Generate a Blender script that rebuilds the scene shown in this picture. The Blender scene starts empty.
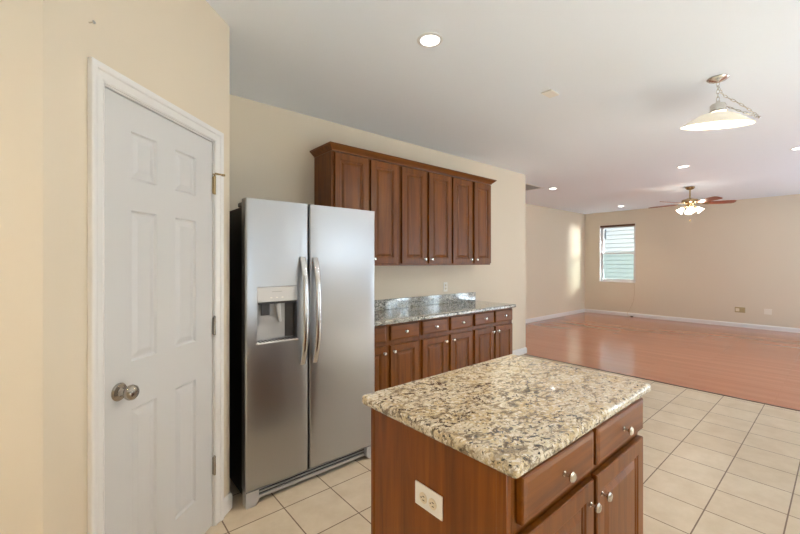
import bpy, bmesh, math, random
from mathutils import Vector, Matrix

# ------------------------------------------------------------------ camera, world, lights, exposure
SC = bpy.context.scene
COL = SC.collection
SC.view_settings.view_transform = 'Standard'
SC.view_settings.look = 'None'
SC.view_settings.exposure = 0.46
SC.view_settings.gamma = 1.0
SC.view_settings.use_curve_mapping = False
try:
    SC.cycles.use_denoising = True
    SC.cycles.max_bounces = 12
    SC.cycles.diffuse_bounces = 7
    SC.cycles.sample_clamp_indirect = 40.0
    SC.cycles.caustics_reflective = False
    SC.cycles.caustics_refractive = False
except Exception:
    pass

CAMH = 1.40
cam_data = bpy.data.cameras.new('camera')
cam = bpy.data.objects.new('camera', cam_data)
COL.objects.link(cam)
cam_data.sensor_width = 36.0
cam_data.lens = 380.0 / 800.0 * 36.0
cam_data.shift_y = -5.0 / 800.0
cam_data.clip_start = 0.02
cam.location = (0, 0, CAMH)
cam.rotation_euler = (math.pi / 2, 0, -(math.pi / 2 - math.atan2(446.0, 380.0)))
SC.camera = cam

world = bpy.data.worlds.new('sky')
SC.world = world
world.use_nodes = True
wn = world.node_tree.nodes
wn['Background'].inputs[0].default_value = (0.80, 0.90, 1.0, 1)
wn['Background'].inputs[1].default_value = 1.0

CEIL = 2.74
YREAR = -2.2
# windows behind the camera, the first added to light the kitchen: x0, x1, z0, z1, watts
REAR_WINDOWS = [(0.9, 2.15, 0.10, 2.15, 12), (3.4, 4.8, 1.25, 2.12, 27),
                (6.8, 7.7, 0.04, 2.20, 92), (8.2, 9.05, 0.04, 2.20, 86), (9.55, 10.4, 0.04, 2.20, 78)]
ADDED_WEST_WINDOW = (0.0, 1.4, 1.00, 2.15, 16)      # unseen window added to light the ceiling: y0, y1, z0, z1, watts
UPTILT = 62.0      # window lamps tilted up to brighten the ceiling, standing in for ground bounce
DAY = (0.76, 0.89, 1.0)


def light(name, kind, loc, energy, color=(1, 1, 1), rot=(0, 0, 0), **kw):
    ld = bpy.data.lights.new(name, kind)
    ld.energy = energy
    ld.color = color
    for k, v in kw.items():
        setattr(ld, k, v)
    o = bpy.data.objects.new(name, ld)
    COL.objects.link(o)
    o.location = loc
    o.rotation_euler = rot
    return o


for (x0, x1, z0, z1, w) in REAR_WINDOWS:      # daylight standing in each rear window
    tall = x0 > 6
    light('window_daylight', 'AREA', ((x0 + x1) / 2 + (0.45 if tall else 0), YREAR - (0.75 if tall else 0.16), (z0 + z1) / 2), w, DAY,
          (math.radians(90 + (38 if tall else UPTILT)), 0, 0), shape='RECTANGLE', size=x1 - x0 + 0.1, size_y=(z1 - z0) * (1.35 if tall else 1.0) + 0.1)

y0, y1, z0, z1, w = ADDED_WEST_WINDOW
light('window_daylight', 'AREA', (-2.6 - 0.28, (y0 + y1) / 2, (z0 + z1) / 2), w, DAY,
      (math.radians(90 + UPTILT), 0, -math.pi / 2), shape='RECTANGLE', size=y1 - y0 + 0.1, size_y=z1 - z0 + 0.1)
# the sun, high behind the house: added so its floor patches brighten the ceiling
sun = light('sun', 'SUN', (0, -6, 8), 92.0, (0.84, 0.90, 1.0), angle=math.radians(0.6))
sun.rotation_euler = Vector((-0.06, 0.53, -0.85)).to_track_quat('-Z', 'Y').to_euler()
# sunlight slipping past the neighbouring house and through the far window
glint = light('sun_glint', 'SPOT', (13.6, 0.35, 2.25), 1300, (1.0, 0.95, 0.86), spot_size=math.radians(30), spot_blend=0.3, shadow_soft_size=0.55)
glint.rotation_euler = (Vector((10.85, 3.92, 1.62)) - Vector((13.6, 0.35, 2.25))).to_track_quat('-Z', 'Y').to_euler()

LAMP_WARM = (1.0, 0.86, 0.68)
DOWNLIGHT_W = 30.0
ISLAND_DOWNLIGHT_W = 70.0
SIDE_FILL_W = 75.0  # added lamp that warms the left wall
PENDANT_W = 10.0
FAN_W = 22.0

# ------------------------------------------------------------------ materials


def srgb(r, g, b):
    def f(c):
        c /= 255.0
        return c / 12.92 if c <= 0.04045 else ((c + 0.055) / 1.055) ** 2.4
    return (f(r), f(g), f(b), 1.0)


def new_mat(name):
    m = bpy.data.materials.new(name)
    m.use_nodes = True
    nt = m.node_tree
    return m, nt, nt.nodes['Principled BSDF']


def simple(name, col, rough=0.5, metal=0.0, bump=0.0, bscale=200.0, coat=0.0, emit=None, estr=0.0, spec=None):
    m, nt, b = new_mat(name)
    b.inputs['Base Color'].default_value = col
    b.inputs['Roughness'].default_value = rough
    b.inputs['Metallic'].default_value = metal
    b.inputs['Coat Weight'].default_value = coat
    b.inputs['Coat Roughness'].default_value = 0.15
    if spec is not None:
        b.inputs['Specular IOR Level'].default_value = spec
    if emit:
        b.inputs['Emission Color'].default_value = emit
        b.inputs['Emission Strength'].default_value = estr
    # slight procedural variation of the tone
    tc = nt.nodes.new('ShaderNodeTexCoord')
    n = nt.nodes.new('ShaderNodeTexNoise')
    n.inputs['Scale'].default_value = bscale
    n.inputs['Detail'].default_value = 3
    nt.links.new(tc.outputs['Object'], n.inputs['Vector'])
    if bump:
        bp = nt.nodes.new('ShaderNodeBump')
        bp.inputs['Strength'].default_value = bump
        bp.inputs['Distance'].default_value = 0.002
        nt.links.new(n.outputs['Fac'], bp.inputs['Height'])
        nt.links.new(bp.outputs['Normal'], b.inputs['Normal'])
    return m


def ramp(nt, stops):
    r = nt.nodes.new('ShaderNodeValToRGB')
    e = r.color_ramp.elements
    e[0].position, e[0].color = stops[0]
    e[1].position, e[1].color = stops[-1]
    for p, c in stops[1:-1]:
        k = e.new(p)
        k.color = c
    return r


def mixc(nt, fac, a, b, mode='MIX'):
    m = nt.nodes.new('ShaderNodeMix')
    m.data_type = 'RGBA'
    m.blend_type = mode
    for i, v in ((0, fac), (6, a), (7, b)):
        if hasattr(v, 'links'):
            nt.links.new(v, m.inputs[i])
        else:
            m.inputs[i].default_value = v
    return m.outputs[2]


def wood(name, along, dark, mid, lite, rough=0.36, coat=0.08, seed=0.0):
    """cabinet wood, grain along one axis"""
    m, nt, b = new_mat(name)
    tc = nt.nodes.new('ShaderNodeTexCoord')
    mp = nt.nodes.new('ShaderNodeMapping')
    sc = [26.0, 26.0, 26.0]
    sc['xyz'.index(along)] = 1.6
    mp.inputs['Scale'].default_value = sc
    mp.inputs['Location'].default_value = (seed, seed * 2, seed * 3)
    nt.links.new(tc.outputs['Object'], mp.inputs['Vector'])
    n = nt.nodes.new('ShaderNodeTexNoise')
    n.inputs['Scale'].default_value = 1.0
    n.inputs['Detail'].default_value = 7
    n.inputs['Roughness'].default_value = 0.62
    n.inputs['Distortion'].default_value = 0.6
    nt.links.new(mp.outputs[0], n.inputs['Vector'])
    r = ramp(nt, [(0.28, dark), (0.52, mid), (0.75, lite)])
    nt.links.new(n.outputs['Fac'], r.inputs[0])
    nt.links.new(r.outputs[0], b.inputs['Base Color'])
    b.inputs['Roughness'].default_value = rough
    b.inputs['Coat Weight'].default_value = coat
    b.inputs['Coat Roughness'].default_value = 0.22
    b.inputs['Specular IOR Level'].default_value = 0.36
    return m


def granite(name, base, blot, gold, dark, speck, lite, scale=1.0, rough=0.09):
    m, nt, b = new_mat(name)
    tc = nt.nodes.new('ShaderNodeTexCoord')

    def noise(s, d=5, r=0.6, dist=0.0, off=0.0, stretch=None):
        mp = nt.nodes.new('ShaderNodeMapping')
        mp.inputs['Location'].default_value = (off, off * 1.7, off * 0.3)
        if stretch:
            mp.inputs['Rotation'].default_value = (0, 0, stretch[0])
            mp.inputs['Scale'].default_value = (stretch[1], 1, 1)
        nt.links.new(tc.outputs['Object'], mp.inputs['Vector'])
        n = nt.nodes.new('ShaderNodeTexNoise')
        n.inputs['Scale'].default_value = s * scale
        n.inputs['Detail'].default_value = d
        n.inputs['Roughness'].default_value = r
        n.inputs['Distortion'].default_value = dist
        nt.links.new(mp.outputs[0], n.inputs['Vector'])
        return n.outputs['Fac']

    def step(v, a, c):
        k = nt.nodes.new('ShaderNodeMapRange')
        k.inputs['From Min'].default_value = a
        k.inputs['From Max'].default_value = c
        nt.links.new(v, k.inputs['Value'])
        return k.outputs[0]

    c = mixc(nt, step(noise(14, 4, 0.6, 0.4, 3), 0.45, 0.62), base, gold)
    big = step(noise(5.5, 4, 0.6, 0.6, 11, (0.9, 0.5)), 0.36, 0.60)

    def times(u, v):
        k = nt.nodes.new('ShaderNodeMath')
        k.operation = 'MULTIPLY'
        nt.links.new(u, k.inputs[0])
        nt.links.new(v, k.inputs[1])
        return k.outputs[0]
    c = mixc(nt, step(noise(70, 3, 0.6, 0.3, 29), 0.52, 0.60), c, lite)
    c = mixc(nt, step(noise(38, 5, 0.7, 0.8, 7, (0.9, 0.6)), 0.53, 0.59), c, blot)
    c = mixc(nt, times(step(noise(46, 5, 0.72, 1.0, 17, (0.9, 0.65)), 0.52, 0.57), big), c, dark)
    c = mixc(nt, step(noise(95, 3, 0.6, 0.4, 23), 0.60, 0.64), c, speck)
    nt.links.new(c, b.inputs['Base Color'])
    b.inputs['Roughness'].default_value = rough
    b.inputs['Coat Weight'].default_value = 0.6
    b.inputs['Coat Roughness'].default_value = 0.03
    return m


def tile_mat():
    m, nt, b = new_mat('beige_floor_tile')
    tc = nt.nodes.new('ShaderNodeTexCoord')
    mp = nt.nodes.new('ShaderNodeMapping')
    mp.inputs['Location'].default_value = (-0.6 + 3.0, -0.519 + 3.11, 0)
    nt.links.new(tc.outputs['Object'], mp.inputs['Vector'])
    br = nt.nodes.new('ShaderNodeTexBrick')
    br.offset = 0.0
    br.squash = 1.0
    br.inputs['Scale'].default_value = 1.0
    br.inputs['Brick Width'].default_value = 0.30
    br.inputs['Row Height'].default_value = 0.311
    br.inputs['Mortar Size'].default_value = 0.0035
    br.inputs['Mortar Smooth'].default_value = 0.1
    br.inputs['Color1'].default_value = srgb(211, 200, 182)
    br.inputs['Color2'].default_value = srgb(204, 191, 171)
    br.inputs['Mortar'].default_value = srgb(112, 92, 76)
    nt.links.new(mp.outputs[0], br.inputs['Vector'])
    n = nt.nodes.new('ShaderNodeTexNoise')
    n.inputs['Scale'].default_value = 6.0
    n.inputs['Detail'].default_value = 6
    n.inputs['Roughness'].default_value = 0.65
    nt.links.new(tc.outputs['Object'], n.inputs['Vector'])
    r = ramp(nt, [(0.3, (0.84, 0.80, 0.74, 1)), (0.7, (1.0, 1.0, 1.0, 1))])
    nt.links.new(n.outputs['Fac'], r.inputs[0])
    c = mixc(nt, 1.0, br.outputs['Color'], r.outputs[0], 'MULTIPLY')
    nt.links.new(c, b.inputs['Base Color'])
    b.inputs['Roughness'].default_value = 0.32
    bp = nt.nodes.new('ShaderNodeBump')
    bp.invert = True
    bp.inputs['Strength'].default_value = 0.35
    bp.inputs['Distance'].default_value = 0.002
    nt.links.new(br.outputs['Fac'], bp.inputs['Height'])
    nt.links.new(bp.outputs['Normal'], b.inputs['Normal'])
    return m


def plank_mat():
    m, nt, b = new_mat('reddish_plank_floor')
    tc = nt.nodes.new('ShaderNodeTexCoord')
    mp = nt.nodes.new('ShaderNodeMapping')
    mp.inputs['Rotation'].default_value = (0, 0, math.pi / 2)
    mp.inputs['Location'].default_value = (20, 20, 0)
    nt.links.new(tc.outputs['Object'], mp.inputs['Vector'])
    br = nt.nodes.new('ShaderNodeTexBrick')
    br.offset = 0.37
    br.inputs['Scale'].default_value = 1.0
    br.inputs['Brick Width'].default_value = 1.25
    br.inputs['Row Height'].default_value = 0.10
    br.inputs['Mortar Size'].default_value = 0.0012
    br.inputs['Color1'].default_value = srgb(178, 121, 96)
    br.inputs['Color2'].default_value = srgb(172, 115, 90)
    br.inputs['Mortar'].default_value = srgb(160, 105, 81)
    nt.links.new(mp.outputs[0], br.inputs['Vector'])
    m2 = nt.nodes.new('ShaderNodeMapping')
    m2.inputs['Scale'].default_value = (14, 0.9, 1)
    nt.links.new(tc.outputs['Object'], m2.inputs['Vector'])
    n = nt.nodes.new('ShaderNodeTexNoise')
    n.inputs['Scale'].default_value = 1.0
    n.inputs['Detail'].default_value = 6
    nt.links.new(m2.outputs[0], n.inputs['Vector'])
    r = ramp(nt, [(0.3, (0.93, 0.91, 0.89, 1)), (0.7, (1.04, 1.03, 1.02, 1))])
    nt.links.new(n.outputs['Fac'], r.inputs[0])
    c = mixc(nt, 1.0, br.outputs['Color'], r.outputs[0], 'MULTIPLY')
    nt.links.new(c, b.inputs['Base Color'])
    b.inputs['Roughness'].default_value = 0.16
    return m


def steel(name, col, rough, aniso=0.5, wave=0.0):
    m, nt, b = new_mat(name)
    b.inputs['Metallic'].default_value = 1.0
    b.inputs['Base Color'].default_value = col
    b.inputs['Roughness'].default_value = rough
    b.inputs['Anisotropic'].default_value = aniso
    tc = nt.nodes.new('ShaderNodeTexCoord')
    mp = nt.nodes.new('ShaderNodeMapping')
    mp.inputs['Scale'].default_value = (1.2, 1.2, 3.2)
    nt.links.new(tc.outputs['Object'], mp.inputs['Vector'])
    n = nt.nodes.new('ShaderNodeTexNoise')
    n.inputs['Scale'].default_value = 1.6
    n.inputs['Detail'].default_value = 2
    nt.links.new(mp.outputs[0], n.inputs['Vector'])
    if wave:
        bp = nt.nodes.new('ShaderNodeBump')
        bp.inputs['Strength'].default_value = wave
        bp.inputs['Distance'].default_value = 0.02
        nt.links.new(n.outputs['Fac'], bp.inputs['Height'])
        nt.links.new(bp.outputs['Normal'], b.inputs['Normal'])
    return m


def glass_mat(name, tint, gloss=0.06):
    m = bpy.data.materials.new(name)
    m.use_nodes = True
    nt = m.node_tree
    nt.nodes.clear()
    out = nt.nodes.new('ShaderNodeOutputMaterial')
    t = nt.nodes.new('ShaderNodeBsdfTransparent')
    t.inputs[0].default_value = tint
    g = nt.nodes.new('ShaderNodeBsdfGlossy')
    g.inputs['Roughness'].default_value = 0.02
    x = nt.nodes.new('ShaderNodeMixShader')
    x.inputs[0].default_value = gloss
    nt.links.new(t.outputs[0], x.inputs[1])
    nt.links.new(g.outputs[0], x.inputs[2])
    nt.links.new(x.outputs[0], out.inputs[0])
    return m


M = {}
M['wall'] = simple('cream_wall_paint', srgb(219, 208, 189), 0.5, bump=0.06, bscale=300)
M['ceiling'] = simple('white_ceiling_paint', srgb(234, 241, 250), 0.8, bump=0.1, bscale=250)
M['trim'] = simple('white_trim_paint', srgb(226, 226, 226), 0.35)
M['door'] = simple('white_door_paint', srgb(209, 210, 211), 0.38, bump=0.03, bscale=400)
M['tile'] = tile_mat()
M['plank'] = plank_mat()
WD, WM, WL = srgb(86, 42, 6), srgb(116, 64, 10), srgb(132, 78, 16)
M['wood_v'] = wood('cherry_wood_vertical', 'z', WD, WM, WL)
M['wood_h'] = wood('cherry_wood_horizontal', 'x', WD, WM, WL, seed=3.1)
M['wood_y'] = wood('cherry_wood_panel', 'z', srgb(96, 47, 6), srgb(124, 66, 10), srgb(144, 84, 18), rough=0.28, seed=5.3)
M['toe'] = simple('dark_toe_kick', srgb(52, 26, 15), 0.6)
M['granite'] = granite('golden_granite', srgb(206, 196, 174), srgb(150, 136, 114), srgb(194, 176, 140), srgb(88, 76, 64), srgb(40, 34, 30), srgb(224, 218, 204))
M['granite_grey'] = granite('grey_granite', srgb(176, 178, 174), srgb(118, 120, 116), srgb(168, 164, 150), srgb(70, 72, 70), srgb(34, 34, 33), srgb(216, 216, 210), 0.9)
M['steel'] = steel('brushed_stainless_steel', (0.45, 0.458, 0.475, 1), 0.31, 0.3, 0.08)
M['handle_steel'] = steel('polished_handle_steel', (0.62, 0.62, 0.62, 1), 0.22, 0.3)
M['nickel'] = steel('satin_nickel', (0.66, 0.63, 0.58, 1), 0.24, 0.0)
M['bronze_nickel'] = steel('aged_nickel', (0.42, 0.38, 0.33, 1), 0.18, 0.0)
M['brass'] = steel('antique_brass', (0.48, 0.36, 0.20, 1), 0.25, 0.0)
M['black'] = simple('black_appliance_side', srgb(26, 24, 23), 0.42)
M['dark_grey'] = simple('dark_grey_plastic', srgb(60, 60, 62), 0.4)
M['mid_grey'] = simple('grey_plastic', srgb(178, 179, 181), 0.4)
M['light_grey'] = simple('light_grey_plastic', srgb(206, 207, 209), 0.35)
M['gap_black'] = simple('black_gasket', srgb(14, 14, 14), 0.7)
M['white_plastic'] = simple('white_plastic', srgb(236, 234, 228), 0.35)
M['almond'] = simple('almond_plastic', srgb(226, 214, 190), 0.4)
M['tan_plate'] = simple('tan_metal_plate', srgb(178, 160, 120), 0.4)
M['plate'] = simple('off_white_plate', srgb(232, 226, 214), 0.4)
M['slot'] = simple('dark_slot', srgb(38, 32, 28), 0.6)
M['glass'] = glass_mat('clear_window_glass', (0.95, 0.97, 0.97, 1), 0.04)
M['screen'] = glass_mat('screened_window_glass', (0.78, 0.85, 0.83, 1), 0.03)
M['siding'] = simple('white_house_siding', srgb(226, 228, 226), 0.6)
M['headrail'] = simple('brown_headrail_wood', srgb(92, 60, 36), 0.5)
M['sticker'] = simple('pale_blue_sticker', srgb(190, 212, 228), 0.5)
M['sticker_dark'] = simple('blue_sticker_print', srgb(70, 110, 150), 0.5)
M['lens'] = simple('lit_lamp_lens', (1, 1, 1, 1), 0.5, emit=(1.0, 0.95, 0.86, 1), estr=6.0)
M['shade'] = simple('white_alabaster_glass', srgb(236, 226, 206), 0.35, emit=(1.0, 0.90, 0.74, 1), estr=0.2)
M['diffuser'] = simple('lit_glass_diffuser', (1, 1, 1, 1), 0.4, emit=(1.0, 0.96, 0.88, 1), estr=1.6)
def lit_glass(name, col, strength, clear):
    m = bpy.data.materials.new(name)
    m.use_nodes = True
    nt = m.node_tree
    nt.nodes.clear()
    out = nt.nodes.new('ShaderNodeOutputMaterial')
    e = nt.nodes.new('ShaderNodeEmission')
    e.inputs[0].default_value = col
    e.inputs[1].default_value = strength
    t = nt.nodes.new('ShaderNodeBsdfTransparent')
    x = nt.nodes.new('ShaderNodeMixShader')
    x.inputs[0].default_value = clear
    nt.links.new(e.outputs[0], x.inputs[1])
    nt.links.new(t.outputs[0], x.inputs[2])
    nt.links.new(x.outputs[0], out.inputs[0])
    return m


M['tulip'] = lit_glass('lit_tulip_glass', (1.0, 0.92, 0.78, 1), 5.0, 0.5)
M['blade'] = wood('fan_blade_wood', 'x', srgb(96, 40, 22), srgb(140, 66, 36), srgb(160, 82, 48), rough=0.35)
M['cord'] = simple('beige_cord', srgb(190, 172, 145), 0.5)
M['strip'] = simple('dark_transition_strip', srgb(92, 58, 42), 0.4)
M['vent_dark'] = simple('vent_shadow_grey', srgb(172, 170, 168), 0.7)

# ------------------------------------------------------------------ mesh helpers


class MB:
    def __init__(self):
        self.bm = bmesh.new()

    def _add(self, verts, faces, mat=None, smooth=False):
        vs = [self.bm.verts.new(mat @ Vector(v) if mat else v) for v in verts]
        out = []
        for f in faces:
            try:
                fc = self.bm.faces.new([vs[i] for i in f])
                fc.smooth = smooth
                out.append(fc)
            except ValueError:
                pass
        return vs, out

    def box(self, x0, x1, y0, y1, z0, z1, bevel=0.0, seg=2, mat=None):
        v = [(x0, y0, z0), (x1, y0, z0), (x1, y1, z0), (x0, y1, z0), (x0, y0, z1), (x1, y0, z1), (x1, y1, z1), (x0, y1, z1)]
        f = [(0, 3, 2, 1), (4, 5, 6, 7), (0, 1, 5, 4), (1, 2, 6, 5), (2, 3, 7, 6), (3, 0, 4, 7)]
        vs, fs = self._add(v, f, mat)
        if bevel:
            es = list({e for fc in fs for e in fc.edges})
            bmesh.ops.bevel(self.bm, geom=es, offset=bevel, segments=seg, profile=0.5, affect='EDGES')
        return self

    def prism(self, pts, z0, z1, mat=None):
        n = len(pts)
        v = [(p[0], p[1], z0) for p in pts] + [(p[0], p[1], z1) for p in pts]
        f = [tuple(reversed(range(n))), tuple(range(n, 2 * n))] + [(i, (i + 1) % n, n + (i + 1) % n, n + i) for i in range(n)]
        self._add(v, f, mat)
        return self

    def lathe(self, prof, seg=24, mat=None, smooth=True):
        """prof: list of (r, z), axis z"""
        verts, faces = [], []
        k = len(prof)
        for i in range(seg):
            a = 2 * math.pi * i / seg
            for r, z in prof:
                verts.append((r * math.cos(a), r * math.sin(a), z))
        for i in range(seg):
            j = (i + 1) % seg
            for q in range(k - 1):
                faces.append((i * k + q, j * k + q, j * k + q + 1, i * k + q + 1))
        vs, fs = self._add(verts, faces, mat, smooth)
        bmesh.ops.remove_doubles(self.bm, verts=vs, dist=1e-6)
        return self

    def tube(self, pts, r, seg=10, closed=False, flat=1.0):
        pts = [Vector(p) for p in pts]
        n = len(pts)
        rings = []
        prev = None
        for i, p in enumerate(pts):
            if closed:
                t = (pts[(i + 1) % n] - pts[i - 1]).normalized()
            else:
                t = (pts[min(i + 1, n - 1)] - pts[max(i - 1, 0)]).normalized()
            if prev is None:
                up = Vector((0, 0, 1)) if abs(t.z) < 0.9 else Vector((1, 0, 0))
                a = t.cross(up).normalized()
            else:
                a = (prev - t * prev.dot(t)).normalized()
            prev = a
            b = t.cross(a)
            rr = r[i] if isinstance(r, (list, tuple)) else r
            rings.append([self.bm.verts.new(p + (a * math.cos(2 * math.pi * k / seg) + b * math.sin(2 * math.pi * k / seg) * flat) * rr) for k in range(seg)])
        m = n if closed else n - 1
        for i in range(m):
            A, B = rings[i], rings[(i + 1) % n]
            for k in range(seg):
                f = self.bm.faces.new((A[k], A[(k + 1) % seg], B[(k + 1) % seg], B[k]))
                f.smooth = True
        if not closed:
            self.bm.faces.new(list(reversed(rings[0])))
            self.bm.faces.new(rings[-1])
        return self

    def panel_face(self, xs, zs, cells, rings, y0, t, edge=0.003):
        """slab facing -y at y0 (thickness t), a grid xs * zs whose chosen cells get concentric moulded rings"""
        bm = self.bm
        cache = {}

        def V(x, y, z):
            k = (round(x, 5), round(y, 5), round(z, 5))
            if k not in cache:
                cache[k] = bm.verts.new((x, y, z))
            return cache[k]

        def F(*vs):
            try:
                bm.faces.new(vs)
            except ValueError:
                pass
        for i in range(len(xs) - 1):
            for j in range(len(zs) - 1):
                a, b, c, d = xs[i], xs[i + 1], zs[j], zs[j + 1]
                if (i, j) in cells:
                    prev = [(a, c), (b, c), (b, d), (a, d)]
                    py = y0
                    for ins, dep in rings:
                        cur = [(a + ins, c + ins), (b - ins, c + ins), (b - ins, d - ins), (a + ins, d - ins)]
                        cy = y0 + dep
                        for q in range(4):
                            r = (q + 1) % 4
                            F(V(prev[q][0], py, prev[q][1]), V(prev[r][0], py, prev[r][1]), V(cur[r][0], cy, cur[r][1]), V(cur[q][0], cy, cur[q][1]))
                        prev, py = cur, cy
                    F(*[V(p[0], py, p[1]) for p in prev])
                else:
                    F(V(a, y0, c), V(b, y0, c), V(b, y0, d), V(a, y0, d))
        X0, X1, Z0, Z1 = xs[0], xs[-1], zs[0], zs[-1]
        e = edge
        # eased front edge, then the sides and the back
        per = [(x, Z0) for x in xs] + [(X1, z) for z in zs[1:]] + [(x, Z1) for x in reversed(xs[:-1])] + [(X0, z) for z in reversed(zs[1:-1])]

        def out(p, k):
            return (p[0] + (-k if abs(p[0] - X0) < 1e-6 else k if abs(p[0] - X1) < 1e-6 else 0),
                    p[1] + (-k if abs(p[1] - Z0) < 1e-6 else k if abs(p[1] - Z1) < 1e-6 else 0))
        n = len(per)
        for q in range(n):
            p, r = per[q], per[(q + 1) % n]
            po, ro = out(p, e), out(r, e)
            F(V(p[0], y0, p[1]), V(po[0], y0 + e, po[1]), V(ro[0], y0 + e, ro[1]), V(r[0], y0, r[1]))
            F(V(po[0], y0 + e, po[1]), V(po[0], y0 + t, po[1]), V(ro[0], y0 + t, ro[1]), V(ro[0], y0 + e, ro[1]))
        F(*[V(out(p, e)[0], y0 + t, out(p, e)[1]) for p in reversed(per)])
        return self

    def sweep(self, path, prof, closed=False):
        """prof (outward d, z) swept round an open plan path with mitred corners; outward is right of travel"""
        P = [Vector((p[0], p[1])) for p in path]
        n = len(P)
        rows = []
        for i in range(n):
            d0 = (P[i] - P[i - 1]).normalized() if i > 0 else (P[1] - P[0]).normalized()
            d1 = (P[i + 1] - P[i]).normalized() if i < n - 1 else d0
            n0, n1 = Vector((d0.y, -d0.x)), Vector((d1.y, -d1.x))
            m = (n0 + n1)
            m = m / (m.dot(n0)) if m.length > 1e-6 else n0
            rows.append([self.bm.verts.new((P[i].x + m.x * d, P[i].y + m.y * d, z)) for d, z in prof])
        k = len(prof)
        for i in range(n - 1):
            for q in range(k):
                r = (q + 1) % k
                self.bm.faces.new((rows[i][q], rows[i][r], rows[i + 1][r], rows[i + 1][q]))
        self.bm.faces.new(rows[0])
        self.bm.faces.new(list(reversed(rows[-1])))
        return self

    def build(self, name, mat, parent=None, loc=None):
        bmesh.ops.recalc_face_normals(self.bm, faces=self.bm.faces[:])
        for e in self.bm.edges:
            if len(e.link_faces) == 2 and e.calc_face_angle(0) > math.radians(38):
                e.smooth = False
        me = bpy.data.meshes.new(name)
        self.bm.to_mesh(me)
        self.bm.free()
        me.materials.append(mat)
        o = bpy.data.objects.new(name, me)
        COL.objects.link(o)
        if parent:
            o.parent = parent
        if loc:
            o.location = loc
        return o


def B(*a, **k):
    return MB().box(*a, **k)


def thing(name, label, cat, loc=(0, 0, 0), rz=0.0, group=None):
    o = bpy.data.objects.new(name, None)
    o.empty_display_size = 0.1
    COL.objects.link(o)
    o.location = loc
    o.rotation_euler = (0, 0, rz)
    return tag(o, label, cat, group)


def tag(o, label, cat, group=None):
    o['label'] = label
    o['category'] = cat
    if group:
        o['group'] = group
    return o


def struct(o, label, cat):
    o['kind'] = 'structure'
    return tag(o, label, cat)


def copy_tree(o, parent=None):
    c = o.copy()
    COL.objects.link(c)
    if parent:
        c.parent = parent
    for ch in list(o.children):
        copy_tree(ch, c)
    return c


# ------------------------------------------------------------------ room shell
XL, XBORD, XEND, XF = -2.6, 5.17, 5.25, 10.85
YK, YLIV = 3.19, 4.75
TH = 0.11
ANG = math.radians(43.0)
DR = Vector((math.cos(ANG), math.sin(ANG)))
DN = Vector((math.sin(ANG), -math.cos(ANG)))      # out of the diagonal wall, towards the room
D0 = Vector((0.555, 2.172))


def dg(s, d=0.0):
    p = D0 + DR * s + DN * d
    return (p.x, p.y)


S_A, S_B = -0.864, 0.148
A = Vector(dg(S_A))
Bp = Vector(dg(S_B))

fl = MB()
fl.box(XL, XBORD, YREAR, YLIV, -0.1, 0.0)
struct(fl.build('floor', M['tile']), 'beige square ceramic tile floor of the kitchen', 'floor')
fw = MB()
fw.box(XBORD, XF, YREAR, YLIV, -0.1, 0.0)
struct(fw.build('floor_living', M['plank']), 'glossy reddish plank floor of the empty living room', 'floor')
struct(B(XBORD - 0.012, XBORD + 0.012, YREAR + 0.02, YK - 0.03, 0.0003, 0.006, bevel=0.002).build('trim_1', M['strip']),
       'thin dark strip where tile floor meets plank floor', 'floor trim')
struct(B(XL - 0.1, XF + 0.15, YREAR - 0.15, YLIV + 0.15, CEIL, CEIL + 0.1).build('ceiling', M['ceiling']), 'flat white painted ceiling', 'ceiling')

WZ = CEIL - 0.001
# pantry: left face, diagonal face with the door opening, return to the kitchen wall
JL, JR, JT = -0.672, 0.013, 2.052          # rough opening along the diagonal
inA_y = A.y + TH
sA = (inA_y - (A - DN.xy * 0).y + (DN.y * TH)) / DR.y   # where the inner diagonal line meets y = inA_y
inA = A - DN * TH + DR * sA
inB_x = Bp.x - TH
sB = (inB_x - (Bp - DN * TH).x) / DR.x
inB = Bp - DN * TH + DR * sB
m = MB()
m.prism([(A.x, A.y), dg(JL), dg(JL, -TH), (inA.x, inA.y)], 0.001, WZ)
m.prism([dg(JR), (Bp.x, Bp.y), (inB.x, inB.y), dg(JR, -TH)], 0.001, WZ)
m.prism([dg(JL), dg(JR), dg(JR, -TH), dg(JL, -TH)], JT, WZ)
struct(m.build('wall_pantry', M['wall']), 'cream diagonal wall around the white pantry door', 'wall')
m = MB().prism([(XL, A.y), (A.x, A.y), (inA.x, inA.y), (XL, inA.y)], 0.001, WZ)
struct(m.build('wall_left', M['wall']), 'cream wall at the left edge of the photo', 'wall')
m = MB().prism([(Bp.x, Bp.y), (Bp.x, YK), (inB.x, YK), (inB.x, inB.y)], 0.001, WZ)
struct(m.build('wall_side', M['wall']), 'cream pantry side wall in the gap beside the refrigerator', 'wall')
struct(B(inB_x, XEND, YK, YK + TH, 0.001, WZ).build('wall_back', M['wall']), 'cream kitchen wall behind the cabinets and refrigerator', 'wall')
struct(B(XEND - TH, XEND, YK + TH, YLIV, 0.001, WZ).build('wall_return', M['wall']), 'cream wall end returning from kitchen to living room', 'wall')
struct(B(XEND - TH, XF, YLIV, YLIV + TH, 0.001, WZ).build('wall_living', M['wall']), 'cream left wall of the living room', 'wall')


def wall_holes(axis, pos0, pos1, u0, u1, holes):
    """wall slab with rectangular window holes; axis 'x' runs along x"""
    m = MB()

    def bx(a, b, z0, z1):
        if b - a < 1e-4 or z1 - z0 < 1e-4:
            return
        if axis == 'x':
            m.box(a, b, pos0, pos1, z0, z1)
        else:
            m.box(pos0, pos1, a, b, z0, z1)
    cur = u0
    for (a, b, z0, z1) in sorted(holes):
        bx(cur, a, 0.001, WZ)
        bx(a, b, 0.001, z0)
        bx(a, b, z1, WZ)
        cur = b
    bx(cur, u1, 0.001, WZ)
    return m


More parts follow.
